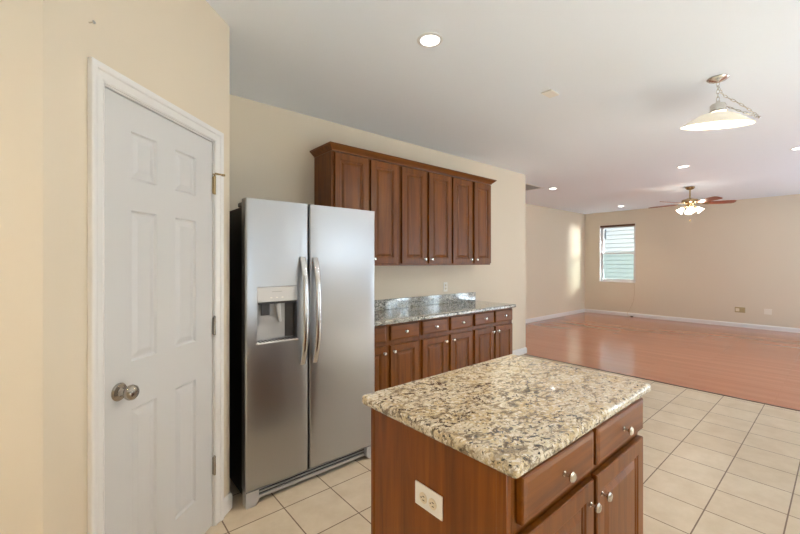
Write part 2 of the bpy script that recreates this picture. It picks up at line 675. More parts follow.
struct(wall_holes('y', XL - TH, XL, YREAR, inA_y, [ADDED_WEST_WINDOW[:4]]).build('wall_west', M['wall']), 'cream wall left of the camera', 'wall')
WY0, WY1, WZ0, WZ1 = 3.479, 4.355, 0.868, 2.385
struct(wall_holes('y', XF, XF + 0.15, YREAR - 0.1, YLIV + TH, [(WY0, WY1, WZ0, WZ1)]).build('wall_far', M['wall']),
       'tan far wall of the living room with one window', 'wall')
struct(wall_holes('x', YREAR - 0.12, YREAR, XL - TH, XF, [(a, b, c, d) for a, b, c, d, _ in REAR_WINDOWS]).build('wall_rear', M['wall']),
       'cream wall behind the camera with tall windows', 'wall')

# baseboards: outward profile
BBP = [(0.001, 0.001), (0.014, 0.001), (0.014, 0.07), (0.010, 0.082), (0.006, 0.09), (0.001, 0.092)]


def baseboard(name, path, label):
    struct(MB().sweep(path, BBP).build(name, M['trim']), label, 'baseboard')


# travel so that the room is on the right of the path
baseboard('baseboard_left', [(XL + 0.02, A.y), (A.x, A.y), dg(-0.72)], 'white baseboard left of the pantry door')
baseboard('baseboard_pantry', [dg(0.045), (Bp.x, Bp.y), (Bp.x, YK - 0.02)], 'white baseboard between pantry door and refrigerator')
baseboard('baseboard_back', [(4.0, YK), (XEND, YK), (XEND, YLIV - 0.016)], 'white baseboard round the kitchen wall end')
baseboard('baseboard_living', [(XEND + 0.016, YLIV), (XF - 0.0005, YLIV)], 'white baseboard on the left living room wall')
baseboard('baseboard_far', [(XF, YLIV - 0.016), (XF, YREAR + 0.002)], 'white baseboard under the window on the far wall')

# pantry door: local frame, x along the wall, -y towards the room
RZ = ANG
O3 = (D0.x, D0.y, 0)
cas = MB()
cp = [(0.0, -0.001), (0.0, -0.008), (0.007, -0.012), (0.010, -0.009), (0.034, -0.012), (0.038, -0.018), (0.046, -0.021), (0.057, -0.021), (0.060, -0.018), (0.060, -0.001)]
xi0, xi1, zt = -0.660, 0.001, 2.040
pathc = [(xi0, 0.002), (xi0, zt), (xi1, zt), (xi1, 0.002)]
rows = []
for i, (x, z) in enumerate(pathc):
    row = []
    for d, y in cp:
        dx = -d if i < 2 else d
        dz = d if i in (1, 2) else 0
        row.append(cas.bm.verts.new((x + dx, y, z + dz)))
    rows.append(row)
for i in range(3):
    for q in range(len(cp)):
        r = (q + 1) % len(cp)
        cas.bm.faces.new((rows[i][q], rows[i][r], rows[i + 1][r], rows[i + 1][q]))
cas.bm.faces.new(rows[0])
cas.bm.faces.new(list(reversed(rows[-1])))
o = cas.build('trim_2', M['trim'], loc=O3)
o.rotation_euler = (0, 0, RZ)
struct(o, 'white moulded casing around the pantry door', 'door trim')
jb = MB()
jb.box(-0.668, -0.655, 0.001, 0.10, 0.002, 2.046)
jb.box(-0.004, 0.009, 0.001, 0.10, 0.002, 2.046)
jb.box(-0.655, -0.004, 0.001, 0.10, 2.035, 2.046)
o = jb.build('trim_3', M['trim'], loc=O3)
o.rotation_euler = (0, 0, RZ)
struct(o, 'white jamb inside the pantry door casing', 'door trim')

xs = [-0.649, -0.532, -0.398, -0.286, -0.142, -0.010]
zs = [0.013, 0.223, 0.823, 1.010, 1.602, 1.725, 1.912, 2.028]
cells = {(i, j) for i in (1, 3) for j in (1, 3, 5)}
d1 = MB().panel_face(xs, zs, cells, [(0.006, 0.008), (0.012, 0.009), (0.036, 0.002)], 0.004, 0.035, edge=0.002).build('door_1', M['door'], loc=O3)
d1.rotation_euler = (0, 0, RZ)
struct(d1, 'white six-panel pantry door with a nickel knob, closed', 'door')
MX = Matrix.Rotation(math.pi / 2, 4, 'X')     # lathe axis z -> -y
kb = MB()
kb.lathe([(0, 0.0), (0.033, 0.0), (0.034, 0.004), (0.030, 0.009), (0.016, 0.012), (0.012, 0.020), (0.012, 0.030), (0.018, 0.034),
          (0.026, 0.042), (0.029, 0.052), (0.027, 0.062), (0.018, 0.070), (0, 0.073)], 28, Matrix.Translation((-0.590, 0.0035, 0.912)) @ MX)
o = kb.build('door_knob', M['bronze_nickel'], d1)
o['label'] = 'round nickel door knob'
for z, stop in ((1.805, True), (1.063, False), (0.325, False)):
    h = MB()
    h.box(-0.012, 0.0035, -0.0035, 0.0025, z - 0.045, z + 0.045, bevel=0.001)
    h.lathe([(0, -0.048), (0.0065, -0.048), (0.0065, 0.048), (0.004, 0.053), (0, 0.054)], 12, Matrix.Translation((-0.006, -0.008, z)))
    ho = h.build('hinge', M['brass'] if stop else M['bronze_nickel'], d1)
    if stop:
        s = MB()
        s.box(-0.014, 0.004, -0.024, -0.001, z + 0.055, z + 0.060)
        s.tube([(-0.006, -0.012, z + 0.062), (0.03, -0.03, z + 0.062)], 0.005, 8)
        s.lathe([(0, -0.006), (0.009, -0.006), (0.010, 0.004), (0, 0.006)], 12, Matrix.Translation((0.034, -0.032, z + 0.062)))
        so = s.build('hinge_stop', M['brass'], ho)
        so['label'] = 'brass hinge-pin door stop'
nl = MB().lathe([(0, 0.0), (0.0025, 0.0), (0.0025, 0.016), (0.006, 0.017), (0.006, 0.020), (0, 0.021)], 10, MX)
o = nl.build('wall_nail', M['nickel'])
o.location = dg(-0.713, -0.0005) + (2.222,)
o.rotation_euler = (0, 0, RZ)
tag(o, 'small nail high on cream wall above pantry door corner', 'nail')

# ------------------------------------------------------------------ cabinets
RAISED = [(0.004, 0.005), (0.010, 0.006), (0.013, 0.010), (0.018, 0.010), (0.036, 0.002), (0.040, 0.001)]


def knob_mb(x, y, z, s=1.0):
    p = [(0, 0), (0.0085, 0), (0.0085, 0.003), (0.0045, 0.006), (0.0042, 0.016), (0.008, 0.019), (0.0145, 0.022), (0.0155, 0.026), (0.012, 0.031), (0, 0.033)]
    return MB().lathe([(r * s, q * s) for r, q in p], 18, Matrix.Translation((x, y, z)) @ MX)


def cab_door(parent, x0, x1, z0, z1, yf, kx, kz, t=0.019, stile=0.055):
    e = 0.003
    xs = [x0 + e, x0 + stile, x1 - stile, x1 - e]
    zs = [z0 + e, z0 + stile, z1 - stile, z1 - e]
    d = MB().panel_face(xs, zs, {(1, 1)}, RAISED, yf, t, edge=e).build('door', M['wood_v'], parent)
    k = knob_mb(kx, yf - 0.0003, kz).build('knob', M['nickel'], d)
    k['label'] = 'satin nickel knob'
    return d


def cab_drawer(parent, x0, x1, z0, z1, yf, t=0.019):
    e = 0.004
    b = 0.012
    m = MB()
    xs = [x0 + e, x1 - e]
    zs = [z0 + e, z1 - e]
    m.panel_face(xs, zs, {(0, 0)}, [(0.0005, 0.0), (0.012, -0.002), (0.0125, -0.002)], yf, t, edge=e)
    d = m.build('drawer', M['wood_h'], parent)
    k = knob_mb((x0 + x1) / 2, yf - 0.0023, (z0 + z1) / 2).build('knob', M['nickel'], d)
    k['label'] = 'satin nickel knob'
    return d


# wall cabinets: three of two doors each
UF = 2.86
UD = [(1.701, 2.051), (2.083, 2.415), (2.465, 2.800), (2.841, 3.195), (3.223, 3.554), (3.601, 3.925)]
UB = [1.675, 2.440, 3.209, 3.935]
UL = ['leftmost cherry wall cabinet, partly hidden above the refrigerator', 'middle one of the three cherry wall cabinets',
      'rightmost cherry wall cabinet, above the right end of the counter']
for i in range(3):
    ox, oy, oz = (UB[i] + UB[i + 1]) / 2, 3.03, 1.365
    t = thing('wall_cabinet', UL[i], 'cabinet', (ox, oy, oz), 0, 'wall cabinets over the granite counter')
    B(UB[i] + 0.0005 - ox, UB[i + 1] - 0.0005 - ox, 2.881 - oy, YK - 0.001 - oy, 0.0, 2.362 - oz, bevel=0.0015, seg=1).build('body', M['wood_v'], t)
    for j in range(2):
        a, b = UD[2 * i + j]
        kx = b - 0.028 if j == 0 else a + 0.028
        cab_door(t, a - ox, b - ox, 1.385 - oz, 2.352 - oz, UF - oy, kx - ox, 1.43 - oz)
crp = [(-0.02, 2.3635), (0.002, 2.3635), (0.004, 2.372), (0.012, 2.378), (0.028, 2.392), (0.040, 2.404), (0.046, 2.406), (0.046, 2.418), (-0.02, 2.418)]
cm = MB().sweep([(UB[0], YK - 0.001), (UB[0], 2.866), (UB[3], 2.866), (UB[3], YK - 0.001)], [(-d if False else d, z) for d, z in crp])
tag(cm.build('crown_molding', M['wood_h']), 'cherry crown molding running along the tops of the wall cabinets', 'molding')

# base cabinets: three, two drawers over two doors each
BF = 2.585
BD = [(1.715, 2.047), (2.097, 2.434), (2.484, 2.823), (2.876, 3.218), (3.263, 3.601), (3.635, 3.971)]
BBX = [1.668, 2.459, 3.240, 3.988]
BL = ['cherry base cabinet next to the refrigerator, half hidden by it', 'middle cherry base cabinet under the back counter',
      'cherry base cabinet at the open right end of the back counter']
for i in range(3):
    ox, oy = (BBX[i] + BBX[i + 1]) / 2, 2.85
    t = thing('base_cabinet', BL[i], 'cabinet', (ox, oy, 0), 0, 'base cabinets under the back counter')
    B(BBX[i] + 0.0005 - ox, BBX[i + 1] - 0.0005 - ox, 2.606 - oy, YK - 0.016 - oy, 0.10, 0.857, bevel=0.0015, seg=1).build('body', M['wood_v'], t)
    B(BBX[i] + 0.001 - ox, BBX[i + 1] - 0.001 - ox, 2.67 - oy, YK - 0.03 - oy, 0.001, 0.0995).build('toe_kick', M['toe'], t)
    for j in range(2):
        a, b = BD[2 * i + j]
        cab_drawer(t, a - ox, b - ox, 0.710, 0.8395, BF - oy)
        kx = b - 0.03 if j == 0 else a + 0.03
        cab_door(t, a - ox, b - ox, 0.112, 0.667, BF - oy, kx - ox, 0.613)
ct = B(1.662, 4.012, 2.560, YK - 0.001, 0.858, 0.894, bevel=0.010, seg=3)
tag(ct.build('countertop', M['granite_grey']), 'polished granite countertop along the kitchen wall', 'countertop')
bs = B(1.662, 4.010, YK - 0.021, YK - 0.001, 0.8945, 1.003, bevel=0.002)
tag(bs.build('backsplash', M['granite_grey']), 'low grey granite backsplash behind the back counter', 'backsplash')


def receptacle(parent, cx, cz, horizontal=False):
    """two sockets with slots, local x/z, facing -y"""
    for s in (-1, 1):
        dx, dz = (0.020 * s, 0) if horizontal else (0, 0.020 * s)
        sk = MB().lathe([(0, 0), (0.0155, 0), (0.0155, 0.0012), (0.0145, 0.002), (0, 0.002)], 20, Matrix.Translation((cx + dx, -0.0062, cz + dz)) @ MX)
        so = sk.build('socket', M['almond'], parent)
        sl = MB()
        for q in (-1, 1):
            if horizontal:
                sl.box(cx + dx + 0.001, cx + dx + 0.008, -0.0089, -0.0083, cz + dz + 0.0055 * q - 0.001, cz + dz + 0.0055 * q + 0.001)
            else:
                sl.box(cx + dx + 0.0055 * q - 0.001, cx + dx + 0.0055 * q + 0.001, -0.0089, -0.0083, cz + dz - 0.001, cz + dz + 0.008)
        gx, gz = (cx + dx - 0.007, cz + dz) if horizontal else (cx + dx, cz + dz - 0.007)
        sl.box(gx - 0.0018, gx + 0.0018, -0.0089, -0.0083, gz - 0.0018, gz + 0.0018)
        sl.build('slots', M['slot'], so)


t = thing('wall_outlet', 'white wall outlet above the granite backsplash', 'outlet', (3.448, YK, 1.037))
B(-0.0345, 0.0345, -0.006, -0.0005, 0.0, 0.115, bevel=0.0025).build('cover_plate', M['white_plastic'], t)
receptacle(t, 0, 0.0575)

# ------------------------------------------------------------------ refrigerator
FX0, FX1, FYF = 0.729, 1.640, 2.200
fx, fy = (FX0 + FX1) / 2, 2.55
t = thing('refrigerator', 'stainless steel side-by-side refrigerator with ice and water dispenser', 'refrigerator', (fx, fy, 0))


def fb(x0, x1, y0, y1, z0, z1, **k):
    return MB().box(x0 - fx, x1 - fx, y0 - fy, y1 - fy, z0, z1, **k)


fb(FX0 + 0.012, FX1 - 0.012, 2.275, 3.02, 0.03, 1.725, bevel=0.004).build('body', M['black'], t)
# left door with the dispenser opening, right door plain; both slightly bowed


def fridge_door(name, x0, x1, z0, z1, hole=None):
    m = MB()
    nx = 8
    er = 0.010
    xsb = sorted(set([x0, x1] + [x0 + er * q for q in (0.15, 0.35, 0.65, 1.0)] + [x1 - er * q for q in (0.15, 0.35, 0.65, 1.0)]
                     + [x0 + (x1 - x0) * i / nx for i in range(1, nx)] + ([hole[0], hole[1]] if hole else [])))
    zsb = [z0, z1] if not hole else [z0, hole[2], hole[3], z1]

    def yb(x):
        u = (x - x0) / (x1 - x0) * 2 - 1
        d = min(x - x0, x1 - x)
        q = max(0.0, 1 - d / er)
        return FYF + 0.002 * u * u + er * (1 - math.sqrt(max(0.0, 1 - q * q)))
    yk = 2.268
    cache = {}

    def V(x, y, z):
        k = (round(x, 5), round(y, 5), round(z, 5))
        if k not in cache:
            cache[k] = m.bm.verts.new((x - fx, y - fy, z))
        return cache[k]

    def F(*vs, smooth=False):
        f = m.bm.faces.new(vs)
        f.smooth = smooth
    for i in range(len(xsb) - 1):
        a, b = xsb[i], xsb[i + 1]
        for j in range(len(zsb) - 1):
            c, d = zsb[j], zsb[j + 1]
            if hole and j == 1 and a >= hole[0] - 1e-6 and b <= hole[1] + 1e-6:
                yd = FYF + 0.055
                F(V(a, yd, c), V(b, yd, c), V(b, yd, d), V(a, yd, d))
                F(V(a, yb(a), c), V(b, yb(b), c), V(b, yd, c), V(a, yd, c))
                F(V(a, yb(a), d), V(a, yd, d), V(b, yd, d), V(b, yb(b), d))
                if abs(a - hole[0]) < 1e-6:
                    F(V(a, yb(a), c), V(a, yd, c), V(a, yd, d), V(a, yb(a), d))
                if abs(b - hole[1]) < 1e-6:
                    F(V(b, yb(b), c), V(b, yb(b), d), V(b, yd, d), V(b, yd, c))
            else:
                F(V(a, yb(a), c), V(b, yb(b), c), V(b, yb(b), d), V(a, yb(a), d), smooth=True)
            F(V(a, yk, c), V(a, yk, d), V(b, yk, d), V(b, yk, c))
        F(V(a, yb(a), z1), V(b, yb(b), z1), V(b, yk, z1), V(a, yk, z1))
        F(V(a, yb(a), z0), V(a, yk, z0), V(b, yk, z0), V(b, yb(b), z0))
    for x in (x0, x1):
        for j in range(len(zsb) - 1):
            F(V(x, yb(x), zsb[j]), V(x, yk, zsb[j]), V(x, yk, zsb[j + 1]), V(x, yb(x), zsb[j + 1]))
    return m.build(name, M['steel'], t)


HX0, HX1, HZ0, HZ1 = 0.793, 1.040, 0.922, 1.254
dl = fridge_door('freezer_door', FX0, 1.1145, 0.092, 1.765, (HX0, HX1, HZ0, HZ1))
dr_ = fridge_door('fridge_door', 1.1255, FX1, 0.092, 1.765)
fb(1.1150, 1.1250, 2.215, 2.266, 0.095, 1.755).build('door_gasket', M['gap_black'], t)
# dispenser
dp = fb(HX0 + 0.001, HX1 - 0.001, FYF + 0.001, FYF + 0.05, 1.165, HZ1 - 0.001, bevel=0.002).build('dispenser_panel', M['light_grey'], dl)
dp['label'] = 'light grey dispenser control panel'
fb(HX0 + 0.088, HX0 + 0.150, FYF + 0.0002, FYF + 0.0012, 1.222, 1.2262).build('badge', M['mid_grey'], dl)
for k in range(3):
    fb(HX0 + 0.078 + k * 0.034, HX0 + 0.090 + k * 0.034, FYF - 0.0008, FYF + 0.0012, 1.186, 1.192).build('button', M['white_plastic'], dl)
fb(HX0 + 0.0015, HX0 + 0.006, FYF + 0.004, FYF + 0.052, HZ0 + 0.018, 1.164).build('dispenser_side', M['mid_grey'], dl)
fb(HX0 + 0.006, HX1 - 0.06, FYF + 0.049, FYF + 0.054, HZ0 + 0.018, 1.164).build('dispenser_back', M['mid_grey'], dl)
fb(HX1 - 0.06, HX1 - 0.0015, FYF + 0.048, FYF + 0.054, HZ0 + 0.018, 1.164).build('dispenser_recess', M['dark_grey'], dl)
fb(HX0 + 0.002, HX1 - 0.002, FYF + 0.006, FYF + 0.050, 1.152, 1.1645).build('dispenser_hood', M['dark_grey'], dl)
pd = MB()
pd.box(HX0 + 0.03 - fx, HX0 + 0.085 - fx, FYF + 0.022 - fy, FYF + 0.030 - fy, 1.085, 1.151, bevel=0.004)
pd.build('ice_paddle', M['dark_grey'], dl)
pw = MB()
pw.tube([(HX0 + 0.135 - fx, FYF + 0.028 - fy, 1.151), (HX0 + 0.138 - fx, FYF + 0.022 - fy, 1.10), (HX0 + 0.150 - fx, FYF + 0.030 - fy, 1.04)], [0.016, 0.013, 0.009], 12)
pw.build('water_spout', M['light_grey'], dl)
tr = MB()
tr.box(HX0 - 0.003 - fx, HX1 + 0.003 - fx, FYF - 0.016 - fy, FYF + 0.050 - fy, HZ0 + 0.001, HZ0 + 0.010, bevel=0.003)
tro = tr.build('drip_tray', M['light_grey'], dl)
g = MB()
for k in range(11):
    x = HX0 + 0.014 + k * 0.021
    g.box(x - fx, x + 0.012 - fx, FYF - 0.008 - fy, FYF + 0.044 - fy, HZ0 + 0.0103, HZ0 + 0.0115)
g.build('tray_grille', M['dark_grey'], tro)
# bowed bar handles
for (hx, par) in ((1.074, dl), (1.160, dr_)):
    pts, rad = [], []
    for k in range(25):
        u = k / 24.0
        z = 0.765 + (1.428 - 0.765) * u
        bow = 0.046 * (1 - abs(2 * u - 1) ** 3.0)
        pts.append((hx - fx, FYF - 0.004 - bow - fy, z))
        rad.append(0.011)
    MB().tube(pts, rad, 16, flat=1.75).build('handle', M['handle_steel'], par)
# hinge covers, base grille and feet
for x0, x1 in ((FX0 + 0.006, FX0 + 0.075), (FX1 - 0.075, FX1 - 0.006)):
    fb(x0, x1, 2.270, 2.36, 1.7255, 1.752, bevel=0.006).build('hinge_cover', M['dark_grey'], t)
gr = fb(FX0 + 0.075, FX1 - 0.075, 2.235, 2.262, 0.018, 0.086).build('base_grille', M['dark_grey'], t)
sl = MB()
for z in (0.020, 0.052, 0.070):
    hgt = 0.018 if z < 0.03 else 0.006
    sl.box(FX0 + 0.078 - fx, FX1 - 0.078 - fx, 2.224 - fy, 2.2345 - fy, z, z + hgt, bevel=0.002)
sl.build('grille_bars', M['mid_grey'], gr)
for sgn, x0 in ((1, FX0 + 0.002), (-1, FX1 - 0.002)):
    m = MB()
    w = 0.072
    prof = [(0, 0.001), (w * 0.72, 0.001), (w, 0.030), (w, 0.088), (0, 0.088)]
    y0, y1 = 2.197 - fy, 2.262 - fy
    vv = [m.bm.verts.new((x0 + sgn * a - fx, y0, z)) for a, z in prof] + [m.bm.verts.new((x0 + sgn * a - fx, y1, z)) for a, z in prof]
    n = len(prof)
    m.bm.faces.new(vv[:n])
    m.bm.faces.new(list(reversed(vv[n:])))
    for q in range(n):
        m.bm.faces.new((vv[q], vv[(q + 1) % n], vv[n + (q + 1) % n], vv[n + q]))
    m.build('foot', M['mid_grey'], t)

# ------------------------------------------------------------------ island
ix, iy = 1.285, 0.83
t = thing('kitchen_island', 'cherry wood kitchen island cabinet with drawers, doors and an outlet on its end', 'kitchen island', (ix, iy, 0))
B(0.836 - ix, 1.738 - ix, 0.549 - iy, 1.116 - iy, 0.10, 0.878, bevel=0.0015, seg=1).build('body', M['wood_v'], t)
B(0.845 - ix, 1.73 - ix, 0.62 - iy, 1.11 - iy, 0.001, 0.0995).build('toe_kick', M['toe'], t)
ep = MB()
ep.box(0.8200 - ix, 0.8355 - ix, 0.5495 - iy, 1.120 - iy, 0.001, 0.878)
ep.box(0.8150 - ix, 0.8355 - ix, 0.5480 - iy, 0.580 - iy, 0.001, 0.878, bevel=0.002)
ep.box(0.8165 - ix, 0.8355 - ix, 1.104 - iy, 1.123 - iy, 0.001, 0.878, bevel=0.003)
ep.build('end_panel', M['wood_y'], t)
IF = 0.527
for a, b, j in ((0.856, 1.271, 0), (1.297, 1.731, 1)):
    cab_drawer(t, a - ix, b - ix, 0.733, 0.855, IF - iy)
    kx = b - 0.03 if j == 0 else a + 0.03
    cab_door(t, a - ix, b - ix, 0.118, 0.700, IF - iy, kx - ix, 0.632)
# outlet lying on its side in the end panel: built facing -y, turned to face -x
R = Matrix.Translation((0.8195 - ix, 0.824 - iy, 0.676)) @ Matrix.Rotation(-math.pi / 2, 4, 'Z')
pl = MB().box(-0.0585, 0.0585, -0.006, -0.0005, -0.0355, 0.0355, bevel=0.0025)
pl.bm.transform(R)
po = pl.build('outlet_plate', M['white_plastic'], t)
po['label'] = 'white outlet cover plate'
for s in (-1, 1):
    sk = MB().lathe([(0, 0), (0.0165, 0), (0.0165, 0.0012), (0.0150, 0.002), (0, 0.002)], 20, Matrix.Translation((0.020 * s, -0.0062, -0.002)) @ MX)
    for q in (-1, 1):
        pass
    sk.bm.transform(R)
    sk.build('socket', M['almond'], po)
    sl = MB()
    for q in (-1, 1):
        sl.box(0.020 * s - 0.001, 0.020 * s + 0.007, -0.0090, -0.0083, -0.002 + 0.0058 * q - 0.001, -0.002 + 0.0058 * q + 0.001)
    sl.box(0.020 * s - 0.009, 0.020 * s - 0.0055, -0.0090, -0.0083, -0.0038, -0.0002)
    sl.bm.transform(R)
    sl.build('slots', M['slot'], po)
it = B(0.791, 1.754, 0.504, 1.150, 0.8795, 0.916, bevel=0.013, seg=4)
bm_i = it.build('island_countertop', M['granite'])
tag(bm_i, 'speckled golden granite slab on top of the kitchen island', 'countertop')
for p in bm_i.data.polygons:
    p.use_smooth = False

# ------------------------------------------------------------------ ceiling fixtures
DLS = [((1.625, 1.628), 'recessed ceiling light nearest the camera, above the island'),
       ((6.616, 3.464), 'recessed ceiling light right of the ceiling vent'),
       ((9.922, 3.492), 'recessed ceiling light above the far window'),
       ((6.481, 1.483), 'recessed ceiling light in front of the ceiling fan'),
       ((6.467, 0.358), 'recessed ceiling light cut by the right photo edge'),
       ((-1.10, 0.35), 'unseen recessed ceiling light added left of the camera to warm the left wall'),
       ((1.20, -1.20), 'unseen recessed ceiling light added behind the camera as fill')]  # the last two fixtures are unseen, added as warm fill
proto = None
for (x, y), lab in DLS:
    if proto is None:
        t = proto = thing('recessed_light', lab, 'ceiling light', (x, y, CEIL), 0, 'recessed ceiling lights')
        MB().lathe([(0.056, -0.0005), (0.078, -0.0005), (0.078, -0.003), (0.070, -0.007), (0.058, -0.006), (0.056, -0.0005)], 36).build('trim_ring', M['trim'], t)
        MB().lathe([(0, -0.001), (0.0555, -0.001), (0.0555, -0.003), (0, -0.0045)], 32).build('lens', M['lens'], t)
    else:
        t = copy_tree(proto)
        t.location = (x, y, CEIL)
        t['label'] = lab
    side = x < 0
    light('downlight_beam', 'SPOT', (x, y, CEIL - 0.02), ISLAND_DOWNLIGHT_W if t is proto else SIDE_FILL_W if side else DOWNLIGHT_W,
          (1.0, 0.72, 0.42) if side else LAMP_WARM, spot_size=math.radians(150 if side else 112), spot_blend=0.9, shadow_soft_size=0.05)
o = B(2.795, 2.928, 1.478, 1.562, CEIL - 0.011, CEIL - 0.0005, bevel=0.003).build('ceiling_cover_plate', M['white_plastic'])
tag(o, 'small white rectangular plate on the bare ceiling left of the pendant', 'cover plate')

vx, vy = 6.08, 3.73
t = thing('ceiling_vent', 'white ceiling air vent beside the kitchen wall end', 'vent', (vx, vy, CEIL))
v = MB()
hw, hd = 0.33, 0.21
v.box(-hw, hw, -hd, -hd + 0.035, -0.008, -0.0005)
v.box(-hw, hw, hd - 0.035, hd, -0.008, -0.0005)
v.box(-hw, -hw + 0.035, -hd + 0.035, hd - 0.035, -0.008, -0.0005)
v.box(hw - 0.035, hw, -hd + 0.035, hd - 0.035, -0.008, -0.0005)
v.build('frame', M['trim'], t)
B(-hw + 0.036, hw - 0.036, -hd + 0.036, hd - 0.036, -0.0025, -0.0005).build('duct', M['vent_dark'], t)
s = MB()
for k in range(12):
    y = -hd + 0.045 + k * 0.029
    s.box(-hw + 0.037, hw - 0.037, y, y + 0.015, -0.0075, -0.006, mat=None)
s.build('louvers', M['vent_dark'], t)

# pendant lamp
px, py = 3.558, 0.605
t = thing('pendant_lamp', 'white glass dish pendant lamp hanging on a looped chain', 'pendant lamp', (px, py, CEIL))
MB().lathe([(0, -0.0005), (0.064, -0.0005), (0.065, -0.006), (0.052, -0.018), (0.022, -0.026), (0.009, -0.032), (0, -0.033)], 32).build('canopy', M['nickel'], t)


def link_pts(c, axis, along, L=0.017, W=0.009):
    a, d = Vector(axis), Vector(along)
    return [tuple(Vector(c) + d * (L * math.cos(q)) + a * (W * math.sin(q))) for q in [2 * math.pi * k / 12 for k in range(12)]]


ch = MB()
z = -0.045
for k in range(5):
    ch.tube(link_pts((0, 0, z), (1, 0, 0) if k % 2 else (0, 1, 0), (0, 0, 1)), 0.0024, 6, closed=True)
    z -= 0.027
ZF = -0.172
RV, NV = Vector((0.761, -0.649, 0)), Vector((-0.649, -0.761, 0))     # aside, and towards the kitchen
ctrl = [Vector((0, 0, -0.060)), RV * 0.035 + NV * 0.01 + Vector((0, 0, -0.13)), RV * 0.095 + NV * 0.07 + Vector((0, 0, -0.215)), RV * 0.150 + NV * 0.12 + Vector((0, 0, -0.300)),
        RV * 0.150 + NV * 0.16 + Vector((0, 0, -0.345)), RV * 0.10 + NV * 0.16 + Vector((0, 0, -0.330)), RV * 0.065 + NV * 0.11 + Vector((0, 0, -0.285)), RV * 0.046 + NV * 0.016 + Vector((0, 0, -0.212))]
sw = []
for k in range(len(ctrl) - 1):
    p0, p1, p2, p3 = ctrl[max(k - 1, 0)], ctrl[k], ctrl[k + 1], ctrl[min(k + 2, len(ctrl) - 1)]
    for q in range(4):
        u = q / 4.0
        sw.append(0.5 * (2 * p1 + (p2 - p0) * u + (2 * p0 - 5 * p1 + 4 * p2 - p3) * u * u + (3 * p1 - p0 - 3 * p2 + p3) * u ** 3))
sw.append(ctrl[-1])
for k in range(len(sw) - 1):
    c = (sw[k] + sw[k + 1]) / 2
    d = (sw[k + 1] - sw[k])
    ln = d.length
    d.normalize()
    a = d.cross(Vector((0, 0, 1) if k % 2 else (0.6, 0.7, 0.2))).normalized()
    ch.tube(link_pts(c, a, d, ln * 0.62, 0.0075), 0.0024, 6, closed=True)
ch.build('chain', M['nickel'], t)
MB().lathe([(0, ZF + 0.004), (0.012, ZF + 0.004), (0.014, ZF - 0.012), (0.042, ZF - 0.020), (0.047, ZF - 0.028), (0.047, ZF - 0.066), (0.056, ZF - 0.074), (0.056, ZF - 0.080), (0, ZF - 0.080)], 28).build('fitter', M['nickel'], t)
RS = 0.215
ZS, ZR = ZF - 0.081, -0.340
TILT = Matrix.Translation((0, 0, ZS)) @ Matrix.Rotation(math.radians(10.0), 4, RV) @ Matrix.Translation((0, 0, -ZS))
MB().lathe([(0.050, ZS), (0.075, ZS - 0.004), (0.115, ZS - 0.022), (0.16, ZS - 0.050), (0.195, ZS - 0.074), (RS, ZR), (RS - 0.004, ZR - 0.003), (0.190, ZS - 0.080),
            (0.156, ZS - 0.056), (0.112, ZS - 0.028), (0.072, ZS - 0.009), (0.050, ZS - 0.005), (0.050, ZS)], 48, TILT).build('shade', M['shade'], t)
MB().lathe([(0, ZR - 0.016), (0.10, ZR - 0.013), (0.165, ZR - 0.005), (0.200, ZR + 0.003), (0.195, ZR + 0.006), (0.160, ZR - 0.001), (0.10, ZR - 0.009), (0, ZR - 0.012)], 48, TILT).build('diffuser', M['diffuser'], t)
light('pendant_bulb', 'POINT', (px, py, CEIL + ZR - 0.06), PENDANT_W, LAMP_WARM, shadow_soft_size=0.05)

# ceiling fan
cx, cy = 8.347, 1.808
t = thing('ceiling_fan', 'five-blade ceiling fan with lit tulip shades in the living room', 'ceiling fan', (cx, cy, CEIL))
MB().lathe([(0, -0.0005), (0.070, -0.0005), (0.072, -0.012), (0.055, -0.040), (0.025, -0.052), (0, -0.054)], 28).build('canopy', M['brass'], t)
MB().lathe([(0, -0.053), (0.013, -0.053), (0.013, -0.200), (0, -0.200)], 14).build('downrod', M['brass'], t)
MB().lathe([(0, -0.198), (0.035, -0.2), (0.06, -0.215), (0.115, -0.228), (0.125, -0.245), (0.125, -0.272), (0.112, -0.288), (0.07, -0.3), (0.062, -0.325), (0.072, -0.34), (0.066, -0.355), (0.03, -0.368), (0, -0.37)], 32).build('motor_housing', M['brass'], t)
BL0 = None
FAN_PHASE = math.radians(12)
for k in range(5):
    if BL0 is None:
        m = MB()
        out = [(0.20, -0.055), (0.30, -0.064), (0.50, -0.072), (0.62, -0.068), (0.655, -0.045), (0.66, 0.0), (0.655, 0.045), (0.62, 0.068), (0.50, 0.072), (0.30, 0.064), (0.20, 0.055)]
        m.prism(out, -0.004, 0.004)
        m.bm.transform(Matrix.Rotation(math.radians(-13), 4, 'X'))
        m.bm.transform(Matrix.Translation((0, 0, -0.295)))
        BL0 = m.build('blade', M['blade'], t)
        ir = MB()
        ir.prism([(0.095, -0.018), (0.20, -0.014), (0.235, -0.040), (0.29, -0.030), (0.30, 0.0), (0.29, 0.030), (0.235, 0.040), (0.20, 0.014), (0.095, 0.018)], -0.010, -0.005)
        ir.bm.transform(Matrix.Rotation(math.radians(-13), 4, 'X'))
        ir.bm.transform(Matrix.Translation((0, 0, -0.295)))
        ir.build('blade_iron', M['brass'], BL0)
        b = BL0
    else:
        b = copy_tree(BL0, t)
    b.rotation_euler = (0, 0, FAN_PHASE + k * math.radians(72))
SH = None
